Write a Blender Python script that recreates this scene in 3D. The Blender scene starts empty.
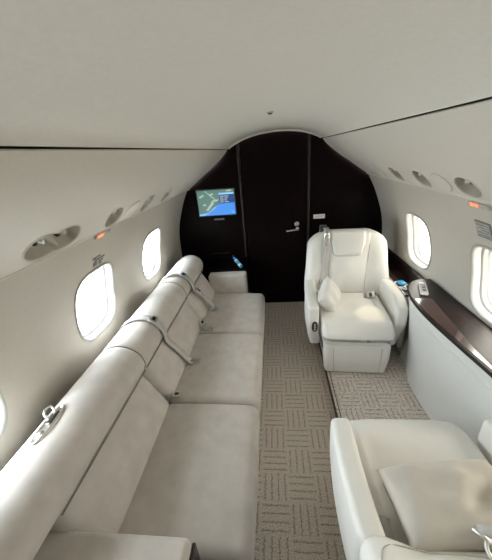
import bpy, math, random
from mathutils import Vector, Matrix, Euler
random.seed(4)
scene = bpy.context.scene
COL = scene.collection
pi = math.pi

# ------------------------------------------------------------------ materials
MATS = {}
def principled(name, color, rough=0.5, metal=0.0, coat=0.0, sheen=0.0, spec=0.5):
    m = bpy.data.materials.new(name); m.use_nodes = True
    b = m.node_tree.nodes['Principled BSDF']
    b.inputs['Base Color'].default_value = (*color, 1)
    b.inputs['Roughness'].default_value = rough
    b.inputs['Metallic'].default_value = metal
    b.inputs['Coat Weight'].default_value = coat
    b.inputs['Coat Roughness'].default_value = 0.08
    b.inputs['Sheen Weight'].default_value = sheen
    b.inputs['Specular IOR Level'].default_value = spec
    MATS[name] = m
    return m, m.node_tree, b
def noisy(name, color, var=0.06, scale=30.0, bump=0.1, bscale=None, rough=0.5, stretch=(1, 1, 1), dist=0.002, **k):
    """colour broken up by noise plus a fine bump"""
    m, nt, b = principled(name, color, rough, **k)
    N, L = nt.nodes.new, nt.links.new
    tc = N('ShaderNodeTexCoord'); mp = N('ShaderNodeMapping')
    mp.inputs['Scale'].default_value = stretch
    L(tc.outputs['Object'], mp.inputs['Vector'])
    n = N('ShaderNodeTexNoise'); n.inputs['Scale'].default_value = scale; n.inputs['Detail'].default_value = 5
    L(mp.outputs[0], n.inputs['Vector'])
    r = N('ShaderNodeValToRGB')
    r.color_ramp.elements[0].position = 0.3; r.color_ramp.elements[1].position = 0.7
    r.color_ramp.elements[0].color = (*[max(0, c * (1 - var)) for c in color], 1)
    r.color_ramp.elements[1].color = (*[min(1, c * (1 + var)) for c in color], 1)
    L(n.outputs['Fac'], r.inputs['Fac']); L(r.outputs['Color'], b.inputs['Base Color'])
    if bump:
        n2 = N('ShaderNodeTexNoise'); n2.inputs['Scale'].default_value = bscale or scale * 8; n2.inputs['Detail'].default_value = 3
        L(mp.outputs[0], n2.inputs['Vector'])
        bp = N('ShaderNodeBump'); bp.inputs['Strength'].default_value = bump; bp.inputs['Distance'].default_value = dist
        L(n2.outputs['Fac'], bp.inputs['Height']); L(bp.outputs[0], b.inputs['Normal'])
    return m
def emissive(name, color, strength, base=(0.02, 0.02, 0.02)):
    m, nt, b = principled(name, base, 0.3)
    b.inputs['Emission Color'].default_value = (*color, 1)
    b.inputs['Emission Strength'].default_value = strength
    return m

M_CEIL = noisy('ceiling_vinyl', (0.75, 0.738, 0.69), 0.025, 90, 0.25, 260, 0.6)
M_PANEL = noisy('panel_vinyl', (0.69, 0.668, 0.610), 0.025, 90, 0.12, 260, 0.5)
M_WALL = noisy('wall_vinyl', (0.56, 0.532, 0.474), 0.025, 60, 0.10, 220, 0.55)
M_TRIMW = principled('window_plastic', (0.42, 0.415, 0.395), 0.4)[0]
M_ESPR = noisy('espresso_veneer', (0.0055, 0.003, 0.003), 0.5, 8, 0.0, None, 0.30, (14, 14, 0.8), spec=0.08)
M_DOOR = noisy('door_veneer', (0.0065, 0.0034, 0.0034), 0.5, 8, 0.0, None, 0.32, (14, 14, 0.8), spec=0.08)
M_BLACK = principled('black_gap', (0.006, 0.006, 0.006), 0.7)[0]
M_JAMB = principled('dark_bronze_edge', (0.035, 0.028, 0.026), 0.4, metal=0.3)[0]
M_SOFA = noisy('sofa_velvet', (0.52, 0.482, 0.447), 0.09, 14, 0.35, 420, 0.85, dist=0.0012, sheen=0.35)
M_SEAM = principled('sofa_seam', (0.22, 0.20, 0.18), 0.9)[0]
M_LEATH = noisy('ivory_leather', (0.82, 0.81, 0.775), 0.02, 12, 0.22, 330, 0.42)
M_LEATH2 = noisy('ivory_leather_stitch', (0.50, 0.485, 0.43), 0.05, 12, 0.1, 330, 0.6)
M_PILLOW = noisy('pillow_suede', (0.52, 0.485, 0.425), 0.05, 18, 0.3, 300, 0.85, sheen=0.3)
M_PILLOWW = noisy('pillow_pale', (0.76, 0.75, 0.715), 0.03, 18, 0.3, 200, 0.75, sheen=0.2)
M_STRAP = noisy('grey_webbing', (0.50, 0.49, 0.465), 0.06, 60, 0.3, 500, 0.65)
M_METAL = principled('buckle_metal', (0.72, 0.71, 0.69), 0.34, metal=1.0)[0]
M_DMETAL = principled('dark_metal', (0.10, 0.10, 0.10), 0.3, metal=0.9)[0]
M_BLACKP = principled('black_plastic', (0.015, 0.015, 0.016), 0.35)[0]
M_CONS = noisy('console_panel', (0.70, 0.71, 0.695), 0.015, 40, 0.04, 200, 0.4)
M_GREY = principled('grey_print', (0.20, 0.20, 0.19), 0.6)[0]
M_LGREY = noisy('placard_grey', (0.42, 0.43, 0.42), 0.1, 60, 0.0, None, 0.5)
M_WHITE = principled('white_placard', (0.85, 0.85, 0.83), 0.5)[0]
M_BLUE = principled('bright_blue', (0.02, 0.14, 0.55), 0.25, coat=0.5)[0]
M_DBLUE = principled('deep_blue', (0.01, 0.02, 0.42), 0.25, coat=0.5)[0]
M_CYAN = principled('light_blue', (0.05, 0.35, 0.68), 0.25, coat=0.5)[0]
M_PALE = principled('pale_plastic', (0.78, 0.78, 0.76), 0.35)[0]
M_ORANGE = emissive('lit_sign', (1.0, 0.22, 0.08), 0.8)
M_GREEN = emissive('map_land', (0.10, 0.19, 0.17), 0.5)
M_LAND2 = emissive('map_highland', (0.42, 0.50, 0.40), 0.5)
M_SEA = emissive('map_sea', (0.06, 0.27, 0.78), 0.5)
M_SEA2 = emissive('map_shallows', (0.20, 0.50, 0.85), 0.5)
M_INFO = emissive('map_info', (0.01, 0.05, 0.22), 0.5)
M_INFOH = emissive('map_info_bar', (0.30, 0.65, 0.95), 0.5)
M_ROUTE = emissive('map_route', (0.35, 0.75, 0.45), 0.5)

def wood_gloss():
    m, nt, b = principled('burl_wood', (0.05, 0.02, 0.015), 0.16, coat=0.6)
    N, L = nt.nodes.new, nt.links.new
    tc = N('ShaderNodeTexCoord'); mp = N('ShaderNodeMapping'); mp.inputs['Scale'].default_value = (6, 1.6, 6)
    L(tc.outputs['Object'], mp.inputs['Vector'])
    n = N('ShaderNodeTexNoise'); n.inputs['Scale'].default_value = 4; n.inputs['Detail'].default_value = 8; n.inputs['Distortion'].default_value = 1.2
    L(mp.outputs[0], n.inputs['Vector'])
    r = N('ShaderNodeValToRGB')
    e = r.color_ramp.elements
    e[0].position = 0.35; e[0].color = (0.012, 0.006, 0.006, 1)
    e[1].position = 0.72; e[1].color = (0.085, 0.028, 0.020, 1)
    L(n.outputs['Fac'], r.inputs['Fac']); L(r.outputs['Color'], b.inputs['Base Color'])
    return m
M_BURL = wood_gloss()
M_BOWL = principled('recess_shade', (0.50, 0.475, 0.42), 0.5)[0]  # shade inside the oval recesses painted in as a darker grey
M_TOPW = noisy('console_wood', (0.016, 0.009, 0.008), 0.5, 8, 0.0, None, 0.38, (8, 1, 8), spec=0.25)
M_LEDGE = noisy('ledge_wood', (0.016, 0.009, 0.008), 0.5, 8, 0.0, None, 0.22, (8, 1, 8), coat=0.4)

def glass():
    m = bpy.data.materials.new('window_pane'); m.use_nodes = True
    nt = m.node_tree; nt.nodes.clear(); N, L = nt.nodes.new, nt.links.new
    o = N('ShaderNodeOutputMaterial'); mx = N('ShaderNodeMixShader'); t = N('ShaderNodeBsdfTransparent'); g = N('ShaderNodeBsdfGlossy')
    t.inputs['Color'].default_value = (0.96, 0.98, 0.98, 1); g.inputs['Roughness'].default_value = 0.02
    mx.inputs[0].default_value = 0.06
    L(t.outputs[0], mx.inputs[1]); L(g.outputs[0], mx.inputs[2]); L(mx.outputs[0], o.inputs['Surface'])
    return m
M_GLASS = glass()

def carpet(name, cell=0.15, rot=0.0, k=1.0):
    m, nt, b = principled(name, (0.2, 0.17, 0.15), 0.95, spec=0.1)
    N, L = nt.nodes.new, nt.links.new
    def math_(op, a, bb=None, c=None):
        n = N('ShaderNodeMath'); n.operation = op
        for i, v in enumerate((a, bb, c)):
            if v is None: continue
            if isinstance(v, (int, float)): n.inputs[i].default_value = v
            else: L(v, n.inputs[i])
        return n.outputs[0]
    tc = N('ShaderNodeTexCoord'); mp = N('ShaderNodeMapping')
    mp.inputs['Rotation'].default_value = (0, 0, rot); mp.inputs['Scale'].default_value = (1 / cell,) * 3
    L(tc.outputs['Object'], mp.inputs['Vector'])
    wob = N('ShaderNodeTexNoise'); wob.inputs['Scale'].default_value = 9; wob.inputs['Detail'].default_value = 2
    L(mp.outputs[0], wob.inputs['Vector'])
    sx = N('ShaderNodeSeparateXYZ'); L(mp.outputs[0], sx.inputs[0])
    w = math_('MULTIPLY', math_('SUBTRACT', wob.outputs['Fac'], 0.5), 0.12)
    X = math_('ADD', sx.outputs[0], w); Y = math_('ADD', sx.outputs[1], w)
    par = math_('MODULO', math_('ABSOLUTE', math_('ADD', math_('FLOOR', X), math_('FLOOR', Y))), 2.0)
    fx, fy = math_('FRACT', math_('ADD', X, 100.0)), math_('FRACT', math_('ADD', Y, 100.0))
    def sel(a, bb): return math_('ADD', math_('MULTIPLY', a, par), math_('MULTIPLY', bb, math_('SUBTRACT', 1.0, par)))
    across, along = sel(fx, fy), sel(fy, fx)
    tri = math_('ABSOLUTE', math_('SUBTRACT', math_('FRACT', math_('MULTIPLY', across, 4.0)), 0.5))   # 0 mid .. 0.5
    line = N('ShaderNodeMapRange'); line.interpolation_type = 'SMOOTHSTEP'
    line.inputs['From Min'].default_value = 0.02; line.inputs['From Max'].default_value = 0.20
    L(tri, line.inputs['Value'])
    ed = math_('ABSOLUTE', math_('SUBTRACT', along, 0.5))
    gap = N('ShaderNodeMapRange'); gap.interpolation_type = 'SMOOTHSTEP'
    gap.inputs['From Min'].default_value = 0.44; gap.inputs['From Max'].default_value = 0.49
    L(ed, gap.inputs['Value'])
    fac = math_('MAXIMUM', line.outputs[0], gap.outputs[0])
    pile = N('ShaderNodeTexNoise'); pile.inputs['Scale'].default_value = 170; pile.inputs['Detail'].default_value = 3
    L(tc.outputs['Object'], pile.inputs['Vector'])
    fac2 = math_('ADD', math_('MULTIPLY', fac, 0.55), math_('MULTIPLY', math_('SUBTRACT', pile.outputs['Fac'], 0.40), 3.2))
    r = N('ShaderNodeValToRGB'); e = r.color_ramp.elements
    e[0].position = 0.0; e[0].color = (0.19 * k, 0.165 * k, 0.148 * k, 1)
    e[1].position = 1.0; e[1].color = (0.56 * k, 0.50 * k, 0.445 * k, 1)
    L(fac2, r.inputs['Fac']); L(r.outputs['Color'], b.inputs['Base Color'])
    bp = N('ShaderNodeBump'); bp.inputs['Strength'].default_value = 0.6; bp.inputs['Distance'].default_value = 0.004
    L(fac2, bp.inputs['Height']); L(bp.outputs[0], b.inputs['Normal'])
    return m
M_CARPET = carpet('aisle_carpet', 0.145, 0, 1.5)
M_CARPET2 = carpet('platform_carpet', 0.13, 0.0, 1.5)

# ------------------------------------------------------------------ object helpers
def mesh_obj(name, V, F, mat, parent=None, smooth=True, sub=0, mi=None, auto=None):
    me = bpy.data.meshes.new(name)
    me.from_pydata([tuple(v) for v in V], [], [tuple(f) for f in F])
    mats = mat if isinstance(mat, (list, tuple)) else [mat]
    for m in mats: me.materials.append(m)
    if mi: me.polygons.foreach_set('material_index', mi)
    import bmesh
    bm = bmesh.new(); bm.from_mesh(me)
    bmesh.ops.recalc_face_normals(bm, faces=bm.faces[:])
    bm.to_mesh(me); bm.free()
    if smooth: me.polygons.foreach_set('use_smooth', [True] * len(me.polygons))
    if smooth and auto: me.set_sharp_from_angle(angle=auto)
    o = bpy.data.objects.new(name, me); COL.objects.link(o)
    if parent: o.parent = parent
    if sub:
        s = o.modifiers.new('sub', 'SUBSURF'); s.levels = sub; s.render_levels = sub
    return o
def tag(o, label=None, cat=None, group=None, kind=None):
    if label: o['label'] = label
    if cat: o['category'] = cat
    if group: o['group'] = group
    if kind: o['kind'] = kind
    return o
def thing(name, label, cat, loc=(0, 0, 0), rot=(0, 0, 0), group=None):
    o = bpy.data.objects.new(name, None); COL.objects.link(o)
    o.empty_display_size = 0.1
    o.location = loc; o.rotation_euler = rot
    return tag(o, label, cat, group)
def struct(o): o['kind'] = 'structure'; return o
class G:
    """geometry collector"""
    def __init__(s): s.V, s.F, s.I = [], [], []
    def add(s, VF, M=None, i=0):
        V, F = VF; b = len(s.V)
        s.V += [(M @ Vector(v)) if M is not None else Vector(v) for v in V]
        s.F += [tuple(k + b for k in f) for f in F]; s.I += [i] * len(F)
        return s
    def obj(s, name, mat, parent=None, **k): return mesh_obj(name, s.V, s.F, mat, parent, mi=s.I, **k)
def T(x, y, z): return Matrix.Translation((x, y, z))
def R(x=0, y=0, z=0): return Euler((x, y, z)).to_matrix().to_4x4()

def axis_pts(h, r, n):
    core = [-(h - r) + 2 * (h - r) * i / n for i in range(n + 1)]
    z = [r * math.tan(math.radians(a)) for a in (15, 30, 45)]
    return [-(h - r) - t for t in reversed(z)] + core + [(h - r) + t for t in z]
def cushion(h, r=0.03, n=(6, 6, 6), puff=(0, 0, 0), deform=None):
    """rounded, softly puffed upholstery block centred on the origin"""
    h = Vector(h); r = min(r, min(h) * 0.98)
    A = [axis_pts(h[i], r, n[i]) for i in range(3)]
    S = [len(a) - 1 for a in A]
    idx, V, F = {}, [], []
    def vid(i, j, k):
        key = (i, j, k)
        if key not in idx:
            p = Vector((A[0][i], A[1][j], A[2][k]))
            q = Vector([max(-(h[a] - r), min(h[a] - r, p[a])) for a in range(3)])
            d = p - q
            if d.length > 1e-9: p = q + d.normalized() * r
            u = [p[a] / h[a] for a in range(3)]
            p2 = p.copy()
            for a in range(3):
                if puff[a]:
                    b_, c_ = u[(a + 1) % 3], u[(a + 2) % 3]
                    p2[a] += puff[a] * u[a] * (1 - min(1, b_ * b_)) * (1 - min(1, c_ * c_))
            if deform: p2 = Vector(deform(p2, u))
            idx[key] = len(V); V.append(p2)
        return idx[key]
    for a in range(3):
        b_, c_ = (a + 1) % 3, (a + 2) % 3
        for side in (0, S[a]):
            for i in range(S[b_]):
                for j in range(S[c_]):
                    q = []
                    for di, dj in ((0, 0), (1, 0), (1, 1), (0, 1)):
                        t = [0, 0, 0]; t[a] = side; t[b_] = i + di; t[c_] = j + dj
                        q.append(vid(*t))
                    F.append(q if side else q[::-1])
    return V, F
def box(x0, x1, y0, y1, z0, z1):
    V = [(x, y, z) for x in (x0, x1) for y in (y0, y1) for z in (z0, z1)]
    return V, [(0, 1, 3, 2), (4, 6, 7, 5), (0, 4, 5, 1), (2, 3, 7, 6), (0, 2, 6, 4), (1, 5, 7, 3)]
def rbox(x0, x1, y0, y1, z0, z1, r=0.005):
    V, F = cushion(((x1 - x0) / 2, (y1 - y0) / 2, (z1 - z0) / 2), r, (1, 1, 1))
    c = Vector(((x0 + x1) / 2, (y0 + y1) / 2, (z0 + z1) / 2))
    return [v + c for v in V], F
def lathe(prof, n=20):
    """(radius, z) profile turned about Z, capped"""
    V, F = [], []
    for r_, z in prof:
        for i in range(n): V.append((r_ * math.cos(2 * pi * i / n), r_ * math.sin(2 * pi * i / n), z))
    for k in range(len(prof) - 1):
        for i in range(n): F.append((k * n + i, k * n + (i + 1) % n, (k + 1) * n + (i + 1) % n, (k + 1) * n + i))
    F.append(tuple(range(n))[::-1]); F.append(tuple((len(prof) - 1) * n + i for i in range(n)))
    return V, F
def smooth_path(P, k=6, closed=False):
    P = [Vector(p) for p in P]; out = []; n = len(P)
    for i in range(n if closed else n - 1):
        if closed: a, b, c, d = P[i - 1], P[i], P[(i + 1) % n], P[(i + 2) % n]
        else: a, b, c, d = P[max(0, i - 1)], P[i], P[i + 1], P[min(n - 1, i + 2)]
        for j in range(k):
            t = j / k
            out.append(0.5 * ((2 * b) + (c - a) * t + (2 * a - 5 * b + 4 * c - d) * t * t + (3 * b - a - 3 * c + d) * t ** 3))
    if not closed: out.append(P[-1])
    return out
def tube(P, r, n=8, closed=False):
    P = [Vector(p) for p in P]; V, F = [], []; m = len(P); up = None
    for i, p in enumerate(P):
        if closed: t = (P[(i + 1) % m] - P[i - 1])
        else: t = P[min(m - 1, i + 1)] - P[max(0, i - 1)]
        t.normalize()
        if up is None: up = t.orthogonal().normalized()
        up = (up - t * up.dot(t)).normalized(); s = t.cross(up)
        for j in range(n):
            a = 2 * pi * j / n; V.append(p + (up * math.cos(a) + s * math.sin(a)) * r)
    for i in range(m if closed else m - 1):
        for j in range(n):
            k = (i + 1) % m
            F.append((i * n + j, i * n + (j + 1) % n, k * n + (j + 1) % n, k * n + j))
    if not closed: F.append(tuple(range(n))[::-1]); F.append(tuple((m - 1) * n + j for j in range(n)))
    return V, F
def strap(P, widths, w=0.045, th=0.003):
    """flat webbing along P; widths = the sideways direction (one vector or one per point)"""
    P = [Vector(p) for p in P]; m = len(P); V, F = [], []
    for i, p in enumerate(P):
        t = (P[min(m - 1, i + 1)] - P[max(0, i - 1)]).normalized()
        W = Vector(widths[i] if isinstance(widths[0], (tuple, list, Vector)) else widths)
        W = (W - t * W.dot(t)).normalized(); nn = t.cross(W)
        for a, b in ((-1, -1), (1, -1), (1, 1), (-1, 1)): V.append(p + W * a * w / 2 + nn * b * th / 2)
    for i in range(m - 1):
        for j in range(4): F.append((i * 4 + j, i * 4 + (j + 1) % 4, (i + 1) * 4 + (j + 1) % 4, (i + 1) * 4 + j))
    F.append((3, 2, 1, 0)); F.append(tuple((m - 1) * 4 + j for j in range(4)))
    return V, F
def extrude_y(prof, ys, cap=True, fn=None):
    """sweep an (x,z) polygon along y; fn(x,y,z) may bend it"""
    V, F = [], []; n = len(prof)
    for y in ys:
        for x, z in prof: V.append(fn(x, y, z) if fn else (x, y, z))
    for i in range(len(ys) - 1):
        for j in range(n): F.append((i * n + j, i * n + (j + 1) % n, (i + 1) * n + (j + 1) % n, (i + 1) * n + j))
    if cap: F.append(tuple(range(n))[::-1]); F.append(tuple((len(ys) - 1) * n + j for j in range(n)))
    return V, F
def pillow(a, b, t, n=18, pinch=0.12, dent=0.0):
    V, F = [], []
    for s in (1, -1):
        for i in range(n + 1):
            for j in range(n + 1):
                u, v = -1 + 2 * i / n, -1 + 2 * j / n
                k = 1 - pinch * (1 - u * u) * abs(v) ** 3; k2 = 1 - pinch * (1 - v * v) * abs(u) ** 3
                e = max(0, (1 - u * u) * (1 - v * v)) ** 0.42
                wr = 0.010 * math.sin(7 * u + 3 * v) * math.sin(5 * v - 2 * u) * e
                if s > 0: wr -= dent * math.exp(-((u - 0.35 - 0.8 * v) / 0.20) ** 2) * math.exp(-((v + 0.1) / 0.6) ** 2) * e
                V.append((u * a * k2 * (1 - 0.07 * u * u * v * v), v * b * k * (1 - 0.07 * u * u * v * v), s * (t * e + 0.002) + wr))
    o = (n + 1) ** 2
    for i in range(n):
        for j in range(n):
            q = (i * (n + 1) + j, (i + 1) * (n + 1) + j, (i + 1) * (n + 1) + j + 1, i * (n + 1) + j + 1)
            F.append(q); F.append(tuple(o + k for k in q[::-1]))
    edge = [(i, 0) for i in range(n)] + [(n, j) for j in range(n)] + [(n - i, n) for i in range(n)] + [(0, n - j) for j in range(n)]
    E = [i * (n + 1) + j for i, j in edge]
    for k in range(len(E)):
        p, q = E[k], E[(k + 1) % len(E)]; F.append((q, p, o + p, o + q))
    return V, F

# ------------------------------------------------------------------ cabin shell
Y0, Y1 = -1.15, 3.0                      # aft end behind the viewer, bulkhead ahead
class Profile:
    """(x,z) curve of the cabin section, arc-length parametrised; side = -1 left, +1 right"""
    tilt = 0.0
    def __init__(s, pts):
        P = smooth_path([(x, 0, z) for x, z in pts], 10)
        s.p = [(v.x, v.z) for v in P]; s.s = [0]
        for a, b in zip(s.p[:-1], s.p[1:]): s.s.append(s.s[-1] + math.hypot(b[0] - a[0], b[1] - a[1]))
        s.L = s.s[-1]
    def at(s, v, off=0.0):
        v = max(0, min(s.L, v)); i = 0
        while i < len(s.s) - 2 and s.s[i + 1] < v: i += 1
        t = (v - s.s[i]) / (s.s[i + 1] - s.s[i]); a, b = s.p[i], s.p[i + 1]
        dx, dz = b[0] - a[0], b[1] - a[1]; l = math.hypot(dx, dz)
        # outward normal = away from the cabin axis
        return (a[0] + dx * t - dz / l * off, a[1] + dz * t + dx / l * off)
    def v_of_z(s, z):
        for i in range(len(s.p) - 1):
            if (s.p[i][1] - z) * (s.p[i + 1][1] - z) <= 0:
                return s.s[i] + (s.s[i + 1] - s.s[i]) * (s.p[i][1] - z) / (s.p[i][1] - s.p[i + 1][1] or 1e-9)
    def pos(s, side, y, v, off=0.0):
        x, z = s.at(v, off); return Vector((side * x, y, z + side * s.tilt))
TILT = 0.013
WALL = Profile([(0.885, 1.405), (0.967, 1.25), (1.03, 1.09), (1.065, 0.97), (1.083, 0.85), (1.09, 0.70), (1.085, 0.55), (1.06, 0.35), (1.01, 0.15), (0.95, 0.0)])
PAN = Profile([(0.452, 1.716), (0.51, 1.655), (0.62, 1.568), (0.72, 1.500), (0.84, 1.412), (0.874, 1.386)]); PAN.tilt = TILT

def superellipse(a, b, n): return lambda th: (abs(math.cos(th) / a) ** n + abs(math.sin(th) / b) ** n) ** (-1 / n)
def ellipse(a, b): return superellipse(a, b, 2)
def peanut(c, r): return lambda th: c * abs(math.cos(th)) + math.sqrt(max(1e-6, r * r - (c * math.sin(th)) ** 2))
def sheet(prof, side, va, vb, holes, y0, y1, hcell, nv=12, ny=8, rings=5, vpad=6):
    """cabin lining with real openings: holes = [(y centre, radius(theta), v centre)]"""
    V, F, cache = [], [], {}
    def vid(y, v):
        k = (round(y, 5), round(v, 5))
        if k not in cache: cache[k] = len(V); V.append(prof.pos(side, y, v))
        return cache[k]
    def grid(ya, yb, v_list, n):
        for i in range(n):
            a, b = ya + (yb - ya) * i / n, ya + (yb - ya) * (i + 1) / n
            for c, d in zip(v_list[:-1], v_list[1:]): F.append((vid(a, c), vid(b, c), vid(b, d), vid(a, d)))
    band = [va + (vb - va) * i / nv for i in range(nv + 1)]
    top = [va * i / vpad for i in range(vpad + 1)]; bot = [vb + (prof.L - vb) * i / (vpad * 2) for i in range(vpad * 2 + 1)]
    segs, y = [], y0
    for yc, rad, vc in sorted(holes, key=lambda h: h[0]):
        a, b = yc - hcell(yc), yc + hcell(yc)
        if a > y + 1e-4: segs.append((y, a, None))
        segs.append((a, b, (yc, rad, vc))); y = b
    if y < y1 - 1e-4: segs.append((y, y1, None))
    for a, b, h in segs:
        grid(a, b, top, ny); grid(a, b, bot, ny)
        if h is None: grid(a, b, band, ny); continue
        yc, rad, vc = h
        rect = [(a + (b - a) * i / ny, va) for i in range(ny)] + [(b, va + (vb - va) * i / nv) for i in range(nv)] \
             + [(b - (b - a) * i / ny, vb) for i in range(ny)] + [(a, vb - (vb - va) * i / nv) for i in range(nv)]
        loops = []
        for k in range(rings + 1):
            t = k / rings; lp = []
            for (yy, vv) in rect:
                th = math.atan2(vv - vc, yy - yc); r_ = rad(th)
                iy, iv = yc + r_ * math.cos(th), vc + r_ * math.sin(th)
                lp.append(vid(yy, vv) if k == 0 else vid(yy + (iy - yy) * t, vv + (iv - vv) * t))
            loops.append(lp)
        n = len(rect)
        for k in range(rings):
            for i in range(n): F.append((loops[k][i], loops[k][(i + 1) % n], loops[k + 1][(i + 1) % n], loops[k + 1][i]))
    return V, F
def ring_loft(prof, side, yc, vc, rad, steps, n=56, cap=False, ridge=None):
    """steps = [(scale, offset outward)] ; loops follow the curved lining"""
    V, F = [], []
    for sc, off in steps:
        for i in range(n):
            th = 2 * pi * i / n; r_ = rad(th) * sc
            V.append(prof.pos(side, yc + r_ * math.cos(th), vc + r_ * math.sin(th), off - (ridge(r_ * math.cos(th), r_ * math.sin(th), sc) if ridge else 0)))
    for k in range(len(steps) - 1):
        for i in range(n): F.append((k * n + i, k * n + (i + 1) % n, (k + 1) * n + (i + 1) % n, (k + 1) * n + i))
    if cap: F.append(tuple((len(steps) - 1) * n + i for i in range(n)))
    return V, F
def patch(prof, side, ya, yb, va, vb, off, ny=4, nv=4, shear=0.0):
    V = [prof.pos(side, ya + (yb - ya) * i / ny + shear * j / nv, va + (vb - va) * j / nv, off) for i in range(ny + 1) for j in range(nv + 1)]
    F = [(i * (nv + 1) + j, (i + 1) * (nv + 1) + j, (i + 1) * (nv + 1) + j + 1, i * (nv + 1) + j + 1) for i in range(ny) for j in range(nv)]
    return V, F
def plate(prof, side, ya, yb, va, vb, off, th, n=4):
    V1, F1 = patch(prof, side, ya, yb, va, vb, off, n, n); V2, F2 = patch(prof, side, ya, yb, va, vb, off - th, n, n)
    o = len(V1); F = list(F1) + [tuple(o + k for k in f[::-1]) for f in F2]; m = n + 1
    E = [i * m for i in range(n)] + [n * m + j for j in range(n)] + [(n - i) * m + n for i in range(n)] + [n - j for j in range(n)]
    for k in range(len(E)): p, q = E[k], E[(k + 1) % len(E)]; F.append((p, q, o + q, o + p))
    return V1 + V2, F

# windows every 0.83 m down both sides
WY = [2.20, 1.37, 0.52, -0.31]
VW = WALL.v_of_z(0.955); WIN = superellipse(0.186, 0.203, 3.6)
va, vb = VW - 0.245, VW + 0.245
for side, nm in ((-1, 'left'), (1, 'right')):
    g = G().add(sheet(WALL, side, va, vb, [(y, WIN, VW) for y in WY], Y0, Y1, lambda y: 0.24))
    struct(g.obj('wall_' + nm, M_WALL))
wn = 0
for side in (-1, 1):
    for y in WY:
        wn += 1
        steps = [(1.06, 0.002), (1.055, -0.004), (1.02, -0.007), (0.99, -0.004), (0.965, 0.008), (0.945, 0.035), (0.90, 0.040), (0.885, 0.043), (0.875, 0.062), (0.83, 0.068), (0.815, 0.075), (0.81, 0.10), (0.83, 0.12)]
        fr = struct(G().add(ring_loft(WALL, side, y, VW, WIN, steps)).obj('window_%d' % wn, M_TRIMW, auto=math.radians(50)))
        G().add(ring_loft(WALL, side, y, VW, WIN, [(0.825, 0.085), (0.5, 0.085), (0.02, 0.085)], cap=True)).obj('pane', M_GLASS, fr)
        G().add(ring_loft(WALL, side, y, VW, WIN, [(0.892, 0.0425), (0.884, 0.0445)])).obj('seal', M_LGREY, fr)

# overhead service panels with real oval recesses
ZO = 1.447; VO = PAN.v_of_z(ZO)

def sheared(rho, k):
    def f(th):
        a, b = math.cos(th) - k * math.sin(th), math.sin(th)
        return rho(math.atan2(b, a)) / math.hypot(a, b)
    return f
OV = sheared(ellipse(0.076, 0.090), 0.68); PEA = sheared(peanut(0.052, 0.089), 0.62)
OVL = [(0.905, PEA, VO), (1.315, OV, VO), (1.715, OV, VO), (2.07, OV, VO)]
OVR = [(1.32, OV, VO), (1.72, OV, VO), (2.07, OV, VO)]
for side, nm, holes in ((-1, 1, OVL), (1, 2, OVR)):
    v, f = sheet(PAN, side, VO - 0.10, VO + 0.0965, holes, Y0, 2.985, lambda y: 0.175 if y < 1 else 0.115, nv=10, ny=10)
    g = G().add((v, f))
    # lower lip back to the wall, rounded nose at the bulkhead end, top return
    lip = [(0.874, 1.386), (0.880, 1.3775), (0.892, 1.3725), (0.95, 1.3705)]
    V, F = [], []
    for y in (Y0, 2.985):
        for x, z in lip: V.append((side * x, y, z + side * TILT))
    for j in range(3): F.append((j, j + 1, j + 5, j + 4))
    g.add((V, F))
    g.add(tube([(side * 0.878, Y0, 1.3815 + side * TILT), (side * 0.878, 2.985, 1.3815 + side * TILT)], 0.0045, 8))
    top = [(0.452, 1.716), (0.456, 1.7195), (0.475, 1.7205), (0.56, 1.722)]
    V, F = [], []
    for y in (Y0, 2.985):
        for x, z in top: V.append((side * x, y, z + side * TILT))
    for j in range(3): F.append((j, j + 1, j + 5, j + 4))
    g.add((V, F))
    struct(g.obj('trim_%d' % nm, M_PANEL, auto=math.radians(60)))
    # dark shadow gap behind the seam
    struct(G().add(box(side * 0.485, side * 0.50, Y0, 2.99, 1.704, 1.79)).obj('trim_%d' % (nm + 2), M_BLACK, smooth=False))
# ceiling: shallow arch between the two seams
half = smooth_path([(0.0, 0, 1.838), (0.14, 0, 1.830), (0.28, 0, 1.803), (0.39, 0, 1.762), (0.438, 0, 1.735), (0.450, 0, 1.7260), (0.460, 0, 1.7245), (0.56, 0, 1.7400)], 6)
arch = [(-p.x, p.z - TILT * p.x / 0.45) for p in reversed(half[1:])] + [(p.x, p.z + TILT * p.x / 0.45) for p in half]
V, F = [], []
ys = [Y0 + (Y1 - Y0) * i / 40 for i in range(41)]
for y in ys:
    for x, z in arch: V.append((x, y, z))
n = len(arch)
for i in range(40):
    for j in range(n - 1): F.append((i * n + j, i * n + j + 1, (i + 1) * n + j + 1, (i + 1) * n + j))
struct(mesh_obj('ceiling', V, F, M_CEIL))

# floor, raised carpeted seat platform on the right
struct(G().add(box(-1.02, 0.36, Y0, Y1, -0.05, 0.0)).obj('floor', M_CARPET, smooth=False))
g = G().add(box(0.335, 1.04, Y0, Y1, -0.05, 0.05)); 
struct(g.obj('floor.001', M_CARPET2, smooth=False))
struct(G().add(tube([(0.337, Y0, 0.046), (0.337, Y1 - 0.01, 0.046)], 0.008)).add(tube([(0.362, Y0, 0.0495), (0.362, Y1 - 0.01, 0.0495)], 0.003)).obj('trim_5', principled('step_edge', (0.075, 0.06, 0.05), 0.9)[0]))

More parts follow.
